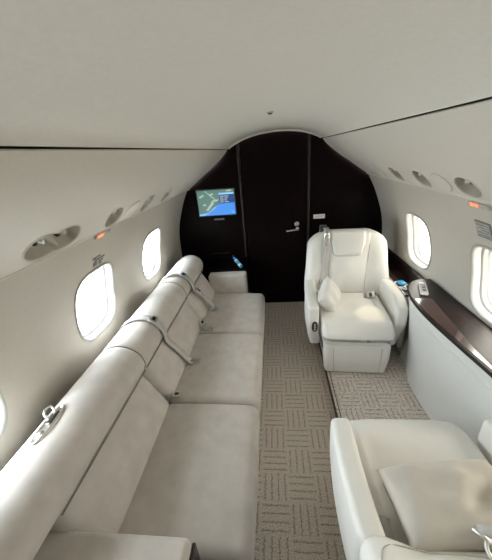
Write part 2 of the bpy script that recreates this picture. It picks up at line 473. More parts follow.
# bulkhead wall with its sliding door
def section(x):
    sx, x = x, abs(x)
    if x < 0.452:
        for a, b in zip(half[:-1], half[1:]):
            if a.x <= x <= b.x: return a.z + (b.z - a.z) * (x - a.x) / (b.x - a.x) + 0.03 + TILT * sx / 0.45
    return 1.78
DX0, DX1 = -0.335, 0.318
def flat_wall(xs, y, z0, ztop):
    V, F = [], []
    for x in xs: V += [(x, y, z0), (x, y, ztop(x))]
    for i in range(len(xs) - 1): F.append((2 * i, 2 * i + 2, 2 * i + 3, 2 * i + 1))
    b = len(V); V += [(x, y + 0.05, z) for (x, _, z) in V]
    F += [tuple(b + k for k in f[::-1]) for f in F]
    m = len(xs)
    for i in range(m - 1): F += [(2 * i, b + 2 * i, b + 2 * i + 2, 2 * i + 2), (2 * i + 1, 2 * i + 3, b + 2 * i + 3, b + 2 * i + 1)]
    F += [(0, 1, b + 1, b), (2 * m - 2, b + 2 * m - 2, b + 2 * m - 1, 2 * m - 1)]
    return V, F
xsL = [-1.16 + (DX0 - 0.004 + 1.16) * i / 20 for i in range(21)]
xsR = [DX1 + 0.004 + (1.16 - DX1 - 0.004) * i / 20 for i in range(21)]
g = G().add(flat_wall(xsL, 3.0, -0.05, section)).add(flat_wall(xsR, 3.0, -0.05, section))
struct(g.obj('wall_back', M_ESPR, smooth=False))
xsD = [DX0 + (DX1 - DX0) * i / 12 for i in range(13)]
struct(G().add(box(-0.6, 0.6, 3.07, 3.08, -0.06, 1.95)).add(box(-0.6, 0.6, 2.999, 3.07, -0.06, -0.001)).obj('trim_10', M_BLACK, smooth=False))  # unseen backing, added to stop daylight leaking through the door gaps
door = struct(G().add(flat_wall(xsD, 3.012, 0.004, section)).obj('door_1', M_DOOR, smooth=False))
h = G()
h.add(lathe([(0.001, 0), (0.026, 0), (0.026, 0.006), (0.022, 0.009), (0.001, 0.009)]), T(0.212, 3.012, 0.935) @ R(pi / 2))
h.add(lathe([(0.001, 0), (0.020, 0), (0.020, 0.006), (0.001, 0.008)]), T(0.218, 3.012, 0.884) @ R(pi / 2))
h.add(lathe([(0.009, 0), (0.009, 0.045)]), T(0.218, 3.008, 0.884) @ R(pi / 2))
h.add(tube(smooth_path([(0.218, 2.965, 0.884), (0.18, 2.958, 0.884), (0.13, 2.958, 0.879), (0.10, 2.966, 0.876)]), 0.0085))
tag(h.obj('door_handle', M_METAL, door), 'brushed metal lever handle')
for k, x in enumerate((DX0 - 0.016, DX1 + 0.014)):
    struct(G().add(rbox(x - 0.010, x + 0.010, 2.988, 3.004, 0.0, section(x) - 0.006, 0.004)).obj('trim_%d' % (6 + k), M_JAMB))
# light trim following the arch where the ceiling meets the bulkhead
struct(G().add(tube([(p[0], 2.985, p[1] - 0.006) for p in arch if abs(p[0]) < 0.44], 0.010)).obj('trim_8', M_PANEL))
struct(G().add(rbox(-0.74, -0.53, 2.99, 3.004, 0.65, 0.66, 0.003)).obj('trim_9', M_JAMB))
# aft end behind the viewer
struct(G().add(box(-1.16, 1.16, Y0 - 0.05, Y0 + 0.01, -0.05, 1.9)).obj('wall_front', M_ESPR, smooth=False))

# ------------------------------------------------------------------ overhead fittings
def recess(side, y, rad, vc, label, double=False):
    t = thing('air_vent_recess', label, 'vent', PAN.pos(side, y, vc), group='oval recesses along the overhead panels')
    inv = Matrix.Translation(-t.location)
    G().add(ring_loft(PAN, side, y, vc, rad, [(1.0, 0.004), (1.0, -0.002), (1.03, -0.004), (1.055, -0.003), (1.06, 0.0005)]), inv).obj('rim', M_PANEL, t)
    rg = (lambda a, b, s: 0.045 * math.exp(-((a - 0.6 * b) / 0.020) ** 2) * (1 - s) * 2.0) if double else None
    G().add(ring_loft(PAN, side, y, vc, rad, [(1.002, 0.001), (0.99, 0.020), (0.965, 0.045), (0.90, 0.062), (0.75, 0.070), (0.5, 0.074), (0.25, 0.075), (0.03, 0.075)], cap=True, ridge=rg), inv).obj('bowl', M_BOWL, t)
    for dy in ((-0.085, 0.02) if double else (-0.035,)):
        p = PAN.pos(side, y + dy, vc - 0.044, 0.002); q = PAN.pos(side, y + dy + 0.01, vc - 0.022, 0.040)
        G().add(tube([p, q], 0.010, 12), inv).obj('nozzle', M_METAL, t)
        p = PAN.pos(side, y + dy - 0.03, vc - 0.040, 0.006); q = PAN.pos(side, y + dy - 0.02, vc - 0.020, 0.040)
        G().add(tube([p, q], 0.008, 12), inv).obj('lamp', M_BLACKP, t)
    return t
recess(-1, 0.905, PEA, VO, 'large double-lobed air vent recess, nearest on the left overhead panel', True)
recess(-1, 1.315, OV, VO, 'oval vent recess just past the double one, above the left lit sign')
recess(-1, 1.715, OV, VO, 'oval vent recess beyond the blank cover on the left overhead panel')
recess(-1, 2.07, OV, VO, 'farthest oval vent recess on the left overhead panel toward the dark bulkhead')
recess(1, 1.32, OV, VO, 'oval vent recess on the right overhead panel above the right lit sign')
recess(1, 1.72, OV, VO, 'oval vent recess between blank cover and farthest recess, right overhead panel')
recess(1, 2.07, OV, VO, 'farthest oval vent recess on the right overhead panel toward the bulkhead')
def cover(side, y, label, sc=1.0):
    t = thing('oval_cover', label, 'cover', PAN.pos(side, y, VO), group='blank oval covers on the overhead panels')
    inv = Matrix.Translation(-t.location)
    G().add(ring_loft(PAN, side, y, VO, OV, [(1.0 * sc, 0.001), (1.0 * sc, -0.0035), (0.97 * sc, -0.0045), (0.5, -0.0045), (0.02, -0.0045)], cap=True), inv).obj('disc', M_PANEL, t)
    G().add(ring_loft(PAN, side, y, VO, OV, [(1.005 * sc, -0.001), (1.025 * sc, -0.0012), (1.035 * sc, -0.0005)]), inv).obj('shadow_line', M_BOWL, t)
cover(-1, 1.515, 'blank oval cover between two vent recesses on the left overhead panel', 0.97)
cover(-1, 2.42, 'blank oval cover nearest the bulkhead on the left overhead panel')
cover(1, 1.52, 'blank oval cover between two vent recesses on the right overhead panel', 0.97)
cover(1, 2.40, 'blank oval cover nearest the bulkhead on the right overhead panel')

for side, ya, nm in ((-1, 1.305, 'left'), (1, 1.315, 'right')):
    V0 = WALL.v_of_z(1.3555 + side * TILT)
    t = thing('cabin_sign', 'thin strip sign with lit orange symbols under the %s overhead panel' % nm, 'sign', WALL.pos(side, ya + 0.07, V0), group='lit strip signs')
    inv = Matrix.Translation(-t.location)
    G().add(plate(WALL, side, ya, ya + 0.145, V0 - 0.010, V0 + 0.010, 0.0, 0.006), inv).obj('strip', M_LGREY, t)
    a = ya + 0.02 if side < 0 else ya + 0.075
    for k in (0, 1):
        G().add(plate(WALL, side, a + 0.034 * k, a + 0.024 + 0.034 * k, V0 - 0.009, V0 + 0.009, -0.006, 0.002), inv).obj('lit_symbol', M_ORANGE, t)
vz = WALL.v_of_z(1.245)
t = thing('placard', 'small framed grey placard above the right-hand window', 'placard', WALL.pos(1, 1.41, vz))
inv = Matrix.Translation(-t.location)
G().add(plate(WALL, 1, 1.358, 1.465, vz - 0.045, vz + 0.045, 0.0, 0.004), inv).obj('frame', M_GREY, t)
G().add(plate(WALL, 1, 1.364, 1.459, vz - 0.039, vz + 0.039, -0.004, 0.002), inv).obj('face', M_LGREY, t)
g = G()
for k in range(5): g.add(patch(WALL, 1, 1.372 + 0.008 * (k % 2), 1.450 - 0.012 * (k % 3), vz - 0.030 + 0.014 * k, vz - 0.024 + 0.014 * k, -0.0066), inv)
g.obj('print', M_GREY, t)
vz = WALL.v_of_z(1.20)
t = thing('placard', 'small dark printed marking on the wall above the left window', 'placard', WALL.pos(-1, 1.385, vz))
inv = Matrix.Translation(-t.location); g = G()
for a, b, c, d in ((1.325, 1.40, -0.028, -0.018), (1.35, 1.445, -0.012, 0.0), (1.335, 1.375, 0.004, 0.03), (1.385, 1.435, 0.006, 0.016), (1.39, 1.42, 0.021, 0.032), (1.345, 1.36, -0.02, 0.02)):
    g.add(plate(WALL, -1, a, b, vz + c, vz + d, 0.0, 0.0015, 2), inv)
g.obj('print', M_GREY, t)
t = thing('ceiling_detector', 'tiny dark detector button in the middle of the ceiling', 'detector', (-0.023, 1.577, 1.838))
G().add(lathe([(0.001, 0.004), (0.017, 0.004), (0.017, -0.004), (0.012, -0.007), (0.001, -0.007)])).obj('base', M_LGREY, t)
G().add(lathe([(0.010, -0.006), (0.010, -0.010), (0.005, -0.012)])).obj('sensor', M_BLACKP, t)

# ------------------------------------------------------------------ bulkhead fittings
sc_ = thing('map_screen', 'wall screen with a lit moving map on the dark bulkhead', 'screen', (-0.62, 3.0, 1.215))
G().add(rbox(-0.206, 0.206, -0.010, 0.0, -0.140, 0.140, 0.006)).obj('bezel', M_BLACKP, sc_)
g = G(); W, H = 0.195, 0.129
def poly(pts, y, i): g.add(([(x, y, z) for x, z in pts], [tuple(range(len(pts)))]), None, i)
poly([(-W, -H), (W, -H), (W, H), (-W, H)], -0.0105, 0)
poly([(-0.14, -H), (W, -H), (W, 0.0), (0.06, 0.01), (0.005, -0.03), (-0.05, -0.075)], -0.0110, 1)
poly([(-W, -H), (-0.14, -H), (-0.02, -0.06), (0.01, -0.025), (-0.03, -0.045), (-0.10, -0.10), (-W, -0.112)], -0.0112, 2)
for pts in ([(-0.12, -0.075), (-0.095, -0.08), (-0.02, 0.0), (-0.05, 0.005)], [(-0.06, 0.0), (0.02, 0.02), (0.03, 0.035), (-0.04, 0.025)], [(-0.17, 0.05), (-0.12, 0.075), (-0.13, 0.09), (-0.175, 0.07)], [(-0.06, 0.07), (-0.02, 0.085), (-0.03, 0.10), (-0.07, 0.085)], [(-0.15, -0.02), (-0.11, -0.03), (-0.12, 0.0)]):
    poly(pts, -0.0114, 3)
poly([(-0.115, 0.125), (-0.106, 0.125), (0.012, 0.018), (0.004, 0.014)], -0.0116, 4)
poly([(0.035, -0.012), (W - 0.004, -0.006), (W - 0.004, 0.078), (0.035, 0.078)], -0.0113, 5)
poly([(0.035, 0.080), (W - 0.004, 0.080), (W - 0.004, 0.096), (0.035, 0.096)], -0.0113, 6)
for k in range(4):
    z = 0.062 - 0.019 * k
    for x0, x1 in ((0.045, 0.085 - 0.006 * (k % 2)), (0.092, 0.135 - 0.01 * (k % 3))): poly([(x0, z - 0.0045), (x1, z - 0.0045), (x1, z + 0.0045), (x0, z + 0.0045)], -0.0117, 3)
poly([(0.12, 0.105), (0.17, 0.112), (0.165, 0.124), (0.115, 0.118)], -0.0115, 3)
poly([(0.155, -0.108), (0.185, -0.112), (0.18, -0.095), (0.15, -0.092)], -0.0115, 2)
g.obj('display', [M_GREEN, M_SEA, M_SEA2, M_LAND2, M_ROUTE, M_INFO, M_INFOH], sc_, smooth=False)
tag(G().add(rbox(-0.665, -0.555, 2.994, 3.0, 1.030, 1.050, 0.003)).obj('wall_sign', M_GREY), 'narrow grey plate fixed directly below the map screen', 'plate')  # small name plate mounted under the screen
t = thing('wall_placard', 'small white placard on the bulkhead above the far armchair', 'placard', (0.44, 3.0, 1.005))
G().add(rbox(-0.058, 0.058, -0.004, 0, -0.022, 0.022, 0.002)).obj('plate', M_WHITE, t)
G().add(box(-0.045, 0.045, -0.0046, -0.003, 0.004, 0.008)).add(box(-0.045, 0.035, -0.0046, -0.003, -0.008, -0.004)).obj('print', M_LGREY, t, smooth=False)

# ------------------------------------------------------------------ three-place divan on the left
sofa = thing('sofa', 'long grey-beige three-place sofa along the left cabin wall', 'sofa', (-0.6, 1.5, 0))
SI = Matrix.Translation((0.6, -1.5, 0))
YS = [0.475, 1.145, 1.815, 2.49]
G().add(rbox(-0.93, -0.205, 0.40, 2.50, 0.0, 0.30, 0.02), SI).obj('base', M_SOFA, sofa)
def seat_d(p, u):
    p = p.copy()
    if u[0] > 0: p.z -= 0.012 * u[0] ** 4 * (1 if u[2] > 0 else 0)
    p.z += 0.004 * math.sin(9 * p.y + 4 * p.x) * (1 if u[2] > 0 else 0) * (1 - u[0] ** 2)
    return p
for k in range(3):
    a, b = YS[k], YS[k + 1]
    G().add(cushion((0.265, (b - a) / 2 - 0.0045, 0.085), 0.040, (10, 12, 3), (0.006, 0.0, 0.018), seat_d), SI @ T(-0.412, (a + b) / 2, 0.330)).obj('seat_cushion', M_SOFA, sofa)
# lower back pads, leaning toward the wall
YB = [0.455, 1.15, 1.99, 2.56]
lean = math.atan2(0.125, 0.225)
for k in range(3):
    a, b = YB[k], YB[k + 1]
    G().add(cushion((0.065, (b - a) / 2 - 0.005, 0.160), 0.048, (4, 12, 6), (0.020, 0, 0)), SI @ T(-0.764, (a + b) / 2, 0.500) @ R(0, -lean, 0)).obj('back_cushion', M_SOFA, sofa)
# bolster along the top of the back
BP = [(-1.045, 0.44), (-1.048, 0.60), (-1.028, 0.69), (-0.968, 0.757), (-0.895, 0.790), (-0.825, 0.785), (-0.768, 0.748), (-0.744, 0.695), (-0.752, 0.648), (-0.785, 0.615), (-0.86, 0.50), (-0.90, 0.44)]
bp = [(v.x, v.z) for v in smooth_path([(x, 0, z) for x, z in BP], 4, True)]
cx_, cz_ = -0.92, 0.62
def bolster(ya, yb, re0, re1):
    V, F, n = [], [], len(bp); rows = []
    def row(y, s): rows.append([(cx_ + (x - cx_) * s, y, cz_ + (z - cz_) * s) for x, z in bp])
    for e in (0.0, 0.3, 0.6, 0.85, 1.0): row(ya + re0 * (1 - math.sin(e * pi / 2)) * -1 + re0 if False else ya + re0 * (1 - math.cos(e * pi / 2)), 1 - (re0 * 1.1) * (1 - math.sin(e * pi / 2)))
    m = 8
    for i in range(1, m): row(ya + re0 + (yb - re1 - ya - re0) * i / m, 1.0)
    for e in (1.0, 0.85, 0.6, 0.3, 0.0): row(yb - re1 * (1 - math.cos(e * pi / 2)), 1 - (re1 * 1.1) * (1 - math.sin(e * pi / 2)))
    for r_ in rows: V += r_
    for i in range(len(rows) - 1):
        for j in range(n): F.append((i * n + j, i * n + (j + 1) % n, (i + 1) * n + (j + 1) % n, (i + 1) * n + j))
    F.append(tuple(range(n))[::-1]); F.append(tuple((len(rows) - 1) * n + j for j in range(n)))
    return V, F
YT = [-0.15, 1.155, 1.96, 2.63]
for k in range(3):
    G().add(bolster(YT[k] + 0.001, YT[k + 1] - 0.001, 0.035, 0.035 if k < 2 else 0.11), SI).obj('back_bolster', M_SOFA, sofa)
for k in range(3):
    G().add(tube([(-0.746, YB[k] + 0.012, 0.642), (-0.746, YB[k + 1] - 0.012, 0.642)], 0.0035, 6), SI).obj('seam', M_SEAM, sofa)
for y in YT[1:3]:
    q = [(x * 1.0 + 0.004 * (1 if x > cx_ else -1) * 0 , y, z) for x, z in bp]
    q = [(cx_ + (x - cx_) * 0.975, y, cz_ + (z - cz_) * 0.975) for x, z in bp[4:38]]
    G().add(tube(q, 0.004, 6), SI).obj('seam', M_SEAM, sofa)
# near arm (flat, low) and far arm (upright)
arm = G().add(cushion((0.285, 0.115, 0.27), 0.022, (8, 5, 4), (0, 0, 0.004)), SI @ T(-0.615, 0.358, 0.283)).obj('armrest', M_SOFA, sofa)
tag(G().add(rbox(-0.331, -0.318, 0.245, 0.472, 0.02, 0.515, 0.004), SI).obj('arm_end_panel', M_LEDGE, arm), 'dark wood end panel')
G().add(cushion((0.185, 0.055, 0.295), 0.018, (6, 3, 6), (0.0, 0.006, 0.003)), SI @ T(-0.505, 2.552, 0.300)).obj('armrest', M_SOFA, sofa)
# seat belts of the sofa
def belt(pts, yw, w, clip, buck, name='seat_belt'):
    P = smooth_path(pts, 6)
    s = G().add(strap(P, (0, 1, 0), w), SI).obj(name, M_STRAP, sofa)
    for c, r_, sz in buck:
        tag(G().add(cushion(sz, 0.004, (1, 1, 1)), SI @ T(*c) @ R(*r_)).add(cushion((sz[0] * 0.5, sz[1] * 0.55, sz[2] + 0.003), 0.003, (1, 1, 1)), SI @ T(*c) @ R(*r_), 1).obj('buckle', [M_METAL, M_BLACKP], s), 'polished metal buckle')
    for c, r_, sz in clip:
        tag(G().add(cushion(sz, 0.0025, (1, 1, 1)), SI @ T(*c) @ R(*r_)).obj('tongue', M_METAL, s), 'metal latch tongue')
belt([(-0.985, 1.40, 0.752), (-0.945, 1.40, 0.784), (-0.890, 1.41, 0.804), (-0.824, 1.42, 0.800), (-0.764, 1.42, 0.766), (-0.727, 1.42, 0.70), (-0.724, 1.425, 0.630), (-0.680, 1.435, 0.560), (-0.618, 1.445, 0.460), (-0.59, 1.45, 0.436)],
     0, 0.050, [((-0.575, 1.455, 0.436), (0, 0.1, 0.1), (0.028, 0.020, 0.004)), ((-0.606, 1.45, 0.440), (0, 0.6, 0.1), (0.016, 0.024, 0.007))],
     [((-0.780, 1.42, 0.786), (0, 0.62, 0), (0.022, 0.032, 0.008))])
belt([(-0.965, 2.07, 0.768), (-0.91, 2.08, 0.801), (-0.855, 2.09, 0.806), (-0.778, 2.10, 0.778), (-0.731, 2.10, 0.715), (-0.715, 2.11, 0.635), (-0.660, 2.13, 0.575), (-0.605, 2.15, 0.495), (-0.585, 2.14, 0.440)],
     0, 0.052, [((-0.575, 2.13, 0.436), (0, 0.1, -0.1), (0.030, 0.024, 0.004))],
     [((-0.790, 2.10, 0.790), (0, 0.6, 0), (0.020, 0.030, 0.008)), ((-0.690, 2.12, 0.622), (0, 0.9, 0.2), (0.026, 0.026, 0.009))])
belt([(-0.660, 1.87, 0.40), (-0.642, 1.865, 0.437), (-0.615, 1.855, 0.452), (-0.59, 1.84, 0.448)], 0, 0.040,
     [((-0.570, 1.825, 0.443), (0, 0.25, -0.4), (0.030, 0.022, 0.006))], [((-0.622, 1.875, 0.462), (0.2, -0.3, 0.3), (0.018, 0.026, 0.008))])
belt([(-0.665, 1.15, 0.40), (-0.650, 1.15, 0.435), (-0.630, 1.152, 0.448)], 0, 0.030, [], [((-0.612, 1.155, 0.446), (0, 0.1, 0.2), (0.024, 0.017, 0.009))])
# belt pocket set in the bolster nearest the viewer, with its loop
MP = T(-0.903, 0.685, 0.7890) @ R(0, -0.22, 0.04)
def stadium(a, b, z, n=12):
    return [(b * math.sin(t) , (a - b) * (1 if i < n else -1) + b * math.cos(t), z) for i, t in enumerate([pi / 2 - pi * k / (n - 1) - 0 for k in range(n)] + [3 * pi / 2 - pi * k / (n - 1) - 2 * pi for k in range(n)])]
def stad_ring(a, b, steps, cap=True):
    V, F, N_ = [], [], 40
    for sc, z in steps:
        for i in range(N_):
            t = 2 * pi * i / N_; V.append(((b + sc) * math.copysign(abs(math.cos(t)) ** 0.9, math.cos(t)), (a + sc) * math.copysign(abs(math.sin(t)) ** 0.75, math.sin(t)), z))
    for k in range(len(steps) - 1):
        for i in range(N_): F.append((k * N_ + i, k * N_ + (i + 1) % N_, (k + 1) * N_ + (i + 1) % N_, (k + 1) * N_ + i))
    if cap: F.append(tuple((len(steps) - 1) * N_ + i for i in range(N_)))
    return V, F
pk = G().add(stad_ring(0.085, 0.023, [(0.004, -0.010), (0.004, 0.006), (0.0, 0.008), (-0.004, 0.006), (-0.007, 0.0015), (-0.012, 0.001)]), SI @ MP).obj('belt_pocket', M_METAL, sofa)
tag(pk, 'metal-rimmed belt pocket')
G().add(tube(smooth_path([(-0.010, 0.02, 0.004), (-0.025, 0.025, 0.020), (-0.034, 0.045, 0.032), (-0.026, 0.065, 0.028), (-0.008, 0.055, 0.008)]), 0.0045), SI @ MP).obj('loop', M_METAL, pk)
G().add(rbox(-0.010, 0.010, -0.005, 0.055, 0.002, 0.010, 0.003), SI @ MP).obj('latch', M_DMETAL, pk)
G().add(lathe([(0.001, 0.0), (0.014, 0.0), (0.014, 0.008), (0.007, 0.011), (0.001, 0.011)]), SI @ MP @ T(0, -0.045, 0.002)).obj('button', M_METAL, pk)

# dark cabinet between the far arm and the bulkhead, with a bottle lying on it
cab = thing('end_cabinet', 'low black-brown cabinet between sofa end and bulkhead', 'cabinet', (-0.64, 2.82, 0))
G().add(rbox(-0.29, 0.305, -0.175, 0.175, 0.0, 0.575, 0.006)).obj('body', M_ESPR, cab)
G().add(rbox(-0.30, 0.310, -0.180, 0.178, 0.575, 0.600, 0.008)).obj('top', M_ESPR, cab)
bt = thing('bottle', 'slim blue and white bottle lying behind the far sofa armrest', 'bottle', (-0.425, 2.74, 0.645), (0, 0, 0))
dv = Vector((-0.145, 0.255, 0.075)).normalized()
MB = Vector((0, 0, 1)).rotation_difference(dv).to_matrix().to_4x4() @ T(0, 0, -0.11)
G().add(lathe([(0.012, 0), (0.018, 0.004), (0.018, 0.135), (0.015, 0.165), (0.012, 0.175), (0.012, 0.185)]), MB).obj('body', M_CYAN, bt)
G().add(lathe([(0.0184, 0.02), (0.0188, 0.022), (0.0188, 0.045), (0.0184, 0.047)]), MB).obj('label_band', M_WHITE, bt)
G().add(lathe([(0.0184, 0.105), (0.0188, 0.107), (0.0188, 0.128), (0.0184, 0.130)]), MB).obj('label_band', M_WHITE, bt)
G().add(lathe([(0.0135, 0.182), (0.014, 0.184), (0.014, 0.212), (0.012, 0.216)]), MB).obj('cap', M_DBLUE, bt)

# ------------------------------------------------------------------ armchairs
def smooth01(a, b, x):
    t = max(0, min(1, (x - a) / (b - a))); return t * t * (3 - 2 * t)
def armchair(label, loc, rotz, recline, ctrl_side, belt_x, name='armchair', lift=0.0, arm_rear=0.12, hinge=0.150, own_belt=True):
    c = thing(name, label, 'armchair', loc, (0, 0, rotz), 'cream leather swivel armchairs')
    G().add(cushion((0.20, 0.25, 0.155), 0.03, (3, 3, 2)), T(0, -0.07, 0.155)).obj('base', M_LEATH, c)
    def fd(p, u):
        p = p.copy(); p.x *= 1 - 0.05 * smooth01(0.0, -1.0, u[2]) ; p.y += 0.02 * smooth01(0.2, -1, u[2])
        return p
    fr = G().add(cushion((0.236, 0.045, 0.145), 0.030, (8, 2, 6), (0, 0.010, 0), fd), T(0, -0.385, 0.147)).obj('footrest', M_LEATH, c)
    for s in (-1, 1): G().add(tube([(s * (0.160 + 0.010 * t), -0.4325 - 0.006 * math.sin(pi * t), 0.035 + 0.225 * t) for t in [k / 8 for k in range(9)]], 0.0018, 6)).obj('seam', M_LEATH2, fr)
    def sd(p, u):
        p = p.copy()
        if u[2] > 0:
            p.z -= 0.045 * smooth01(-0.55, -1.0, u[1]) + 0.020 * smooth01(0.70, 0.78, abs(u[0])) * smooth01(0.9, 0.78, abs(u[0]))*0.5
            p.z += 0.012 * smooth01(0.75, 1.0, abs(u[0])) * smooth01(-1, -0.2, u[1])
            p.z -= 0.012 * math.exp(-((p.x + 0.03) ** 2 + (p.y + 0.02) ** 2) / 0.006)
        if u[1] < 0: p.y -= 0.010 * (1 - u[0] ** 4)
        return p
    st = G().add(cushion((0.250, 0.290, 0.078), 0.045, (16, 14, 3), (0, 0, 0.012), sd), T(0, -0.155, 0.362)).obj('seat', M_LEATH, c)
    for s in (-1, 1):
        pts = []
        for k in range(15):
            y = -0.415 + 0.48 * k / 14; u1 = (y + 0.155) / 0.290
            x = s * (0.186 + 0.015 * math.cos(k / 14 * 3))
            u0 = x / 0.250
            z = 0.44 + 0.012 * (1 - u0 * u0) * (1 - min(1, u1 * u1)) - 0.045 * smooth01(-0.55, -1.0, u1) - 0.010 * smooth01(0.70, 0.78, abs(u0)) * smooth01(0.9, 0.78, abs(u0))
            pts.append((x, y, z + 0.0005))
        G().add(tube(pts, 0.0025, 6)).obj('seam', M_LEATH2, st)
    for s in (-1, 1):
        def ad(p, u):
            p = p.copy()
            p.y += 0.08 * smooth01(0.3, -1.0, u[2]) * smooth01(0.5, -1, u[1])           # front edge rakes back toward the floor
            p.z -= 0.030 * smooth01(-0.3, -1.0, u[1]) * smooth01(0.0, 1, u[2])             # top dips to the front
            p.x += -s * 0.020 * smooth01(0.0, -1.0, u[2]) + s * 0.012 * (1 - u[1] ** 2)
            return p
        a = G().add(cushion((0.041, (arm_rear + 0.33) / 2, 0.210), 0.024, (4, 12, 8), (0.006, 0, 0), ad), T(s * 0.306, (arm_rear - 0.33) / 2, 0.358)).obj('armrest', M_LEATH, c)
        if s == ctrl_side:
            cm = T(s * 0.298, -0.318, 0.370) @ R(pi / 2 + 0.15, 0, 0)
            cp = G().add(stad_ring(0.048, 0.020, [(0.002, -0.015), (0.002, 0.008), (-0.003, 0.011), (-0.006, 0.009)]), cm).obj('control_panel', M_BLACKP, a)
            tag(cp, 'black oval seat control panel')
            for k in (-1, 0, 1): G().add(lathe([(0.009, 0.008), (0.009, 0.013), (0.006, 0.015)], 12), cm @ T(0, 0.024 * k, 0)).obj('button', M_METAL, cp)
    # back, hinged above the rear of the seat
    HB = T(0, hinge, 0.385 + lift) @ R(-recline, 0, 0)
    def bd(p, u):
        p = p.copy()
        wdt = 1.0 + 0.04 * smooth01(0.1, -0.6, u[2]) - 0.04 * smooth01(-0.3, 1.0, u[2])
        wdt *= 1 - 0.13 * smooth01(0.60, 1.05, u[2]) ** 1.5
        p.x *= wdt
        p.z -= 0.040 * smooth01(0.55, 1.0, abs(u[0])) * smooth01(0.2, 1.0, u[2])
        if u[1] < 0: p.y -= 0.030 * smooth01(0.50, 0.80, abs(u[0])) * smooth01(1.05, 0.2, u[2]) + 0.012 * math.exp(-((u[2] + 0.35) / 0.35) ** 2)
        return p
    bk = G().add(cushion((0.340, 0.070, 0.300), 0.050, (18, 3, 16), (0, 0.012, 0), bd), HB @ T(0, 0.05, 0.288)).obj('backrest', M_LEATH, c)
    def cd(p, u):
        p = p.copy(); p.x *= 0.80 + 0.20 * smooth01(-1, 0.9, u[2]); p.y -= 0.010 * math.exp(-((u[2] + 0.35) / 0.4) ** 2)
        return p
    ch, cz = (0.262, 0.300) if own_belt else (0.195, 0.370)
    G().add(cushion((0.176, 0.022, ch), 0.018, (8, 2, 10), (0, 0.010, 0), cd), HB @ T(0.01, -0.024, cz)).obj('center_pad', M_LEATH, bk)
    if not own_belt:
        from mathutils.bvhtree import BVHTree
        V, F = cushion((0.340, 0.070, 0.300), 0.050, (18, 3, 16), (0, 0.012, 0), bd)
        bvh = BVHTree.FromPolygons([Vector(v) + Vector((0, 0.05, 0.288)) for v in V], F)
        q = []
        for x, z in ((0.315, 0.10), (0.295, 0.055), (0.25, 0.038), (0.15, 0.034), (0.06, 0.034), (0.00, 0.045), (-0.035, 0.085), (-0.05, 0.15), (-0.055, 0.22)):
            hit = bvh.ray_cast(Vector((x, -1, z)), Vector((0, 1, 0)))[0]
            if hit is not None: q.append((x, hit.y - 0.0005, z))
        G().add(tube(smooth_path(q, 6), 0.0022, 6), HB).obj('seam', M_LEATH2, bk)
    def hd(p, u):
        p = p.copy(); p.x *= 1 - 0.16 * smooth01(0.2, -1, u[2]); return p
    hr = G().add(cushion((0.138, 0.040, 0.108), 0.026, (8, 2, 6), (0, 0.010, 0.004), hd), HB @ T(0.005, -0.036, 0.478)).obj('headrest', M_LEATH, bk)
    q = smooth_path([(-0.136, -0.045, 0.55), (-0.132, -0.052, 0.48), (-0.118, -0.053, 0.395), (-0.09, -0.055, 0.370), (0.0, -0.056, 0.367), (0.09, -0.055, 0.370), (0.124, -0.053, 0.395), (0.140, -0.052, 0.48), (0.144, -0.045, 0.55)], 5)
    G().add(tube(q, 0.0035, 6), HB).obj('seam', M_LEATH2, hr)
    for s in (-1, 1):
        if not own_belt: break
        q = smooth_path([(s * 0.183, -0.034, 0.54), (s * 0.176, -0.046, 0.42), (s * 0.160, -0.052, 0.29), (s * 0.148, -0.056, 0.16), (s * 0.146, -0.05, 0.06)], 5)
        G().add(tube(q, 0.003, 6), HB).obj('seam', M_LEATH2, bk)
    # belts: shoulder strap with reel, lap belt with buckle
    bx = belt_x
    if not own_belt: return c
    rl = G().add(cushion((0.030, 0.040, 0.030), 0.006, (2, 2, 2)), HB @ T(bx - 0.02, 0.045, 0.598)).obj('belt_reel', M_DMETAL, c)
    P = smooth_path([HB @ Vector(q) for q in ((bx, 0.05, 0.604), (bx, -0.020, 0.600), (bx + 0.002, -0.066, 0.55), (bx + 0.0, -0.082, 0.45), (bx * 1.05, -0.074, 0.30), (bx * 1.18, -0.066, 0.16), (bx * 1.30, -0.05, 0.07))], 6)
    sx = (HB.to_3x3() @ Vector((1, 0, 0)))
    sb = G().add(strap(P, tuple(sx), 0.046)).obj('shoulder_belt', M_STRAP, c)
    tag(G().add(cushion((0.022, 0.008, 0.030), 0.006, (2, 1, 2)), HB @ T(bx, -0.078, 0.545)).add(lathe([(0.014, 0), (0.014, 0.006), (0.006, 0.008)]), HB @ T(bx, -0.080, 0.557) @ R(pi / 2)).add(lathe([(0.010, 0), (0.010, 0.006), (0.005, 0.008)]), HB @ T(bx, -0.082, 0.530) @ R(pi / 2)).obj('buckle', M_METAL, sb), 'polished metal buckle')
    tag(G().add(rbox(-0.026, 0.026, -0.004, 0.004, -0.007, 0.007, 0.003), HB @ T(bx, -0.086, 0.455)).obj('slide', M_METAL, sb), 'metal adjuster slide')
    s = 1 if bx < 0 else -1
    P = smooth_path([(s * 0.232, 0.06, 0.455), (s * 0.205, 0.030, 0.465), (s * 0.165, 0.015, 0.462), (s * 0.12, 0.01, 0.459)], 5)
    lb = G().add(strap(P, (0, 0.6, 0.8), 0.044)).obj('lap_belt', M_STRAP, c)
    tag(G().add(cushion((0.030, 0.025, 0.010), 0.006, (2, 2, 1)), T(s * 0.170, 0.003, 0.470) @ R(0.8, 0, 0.1)).add(cushion((0.012, 0.018, 0.013), 0.005, (2, 2, 1)), T(s * 0.170, 0.001, 0.470) @ R(0.8, 0, 0.1), 1).obj('buckle', [M_METAL, M_DMETAL], lb), 'polished metal lap belt buckle')
    return c
far = armchair('upright cream leather armchair facing the viewer in front of the dark bulkhead', (0.570, 2.155, 0.05), -0.06, math.radians(12), -1, -0.172)
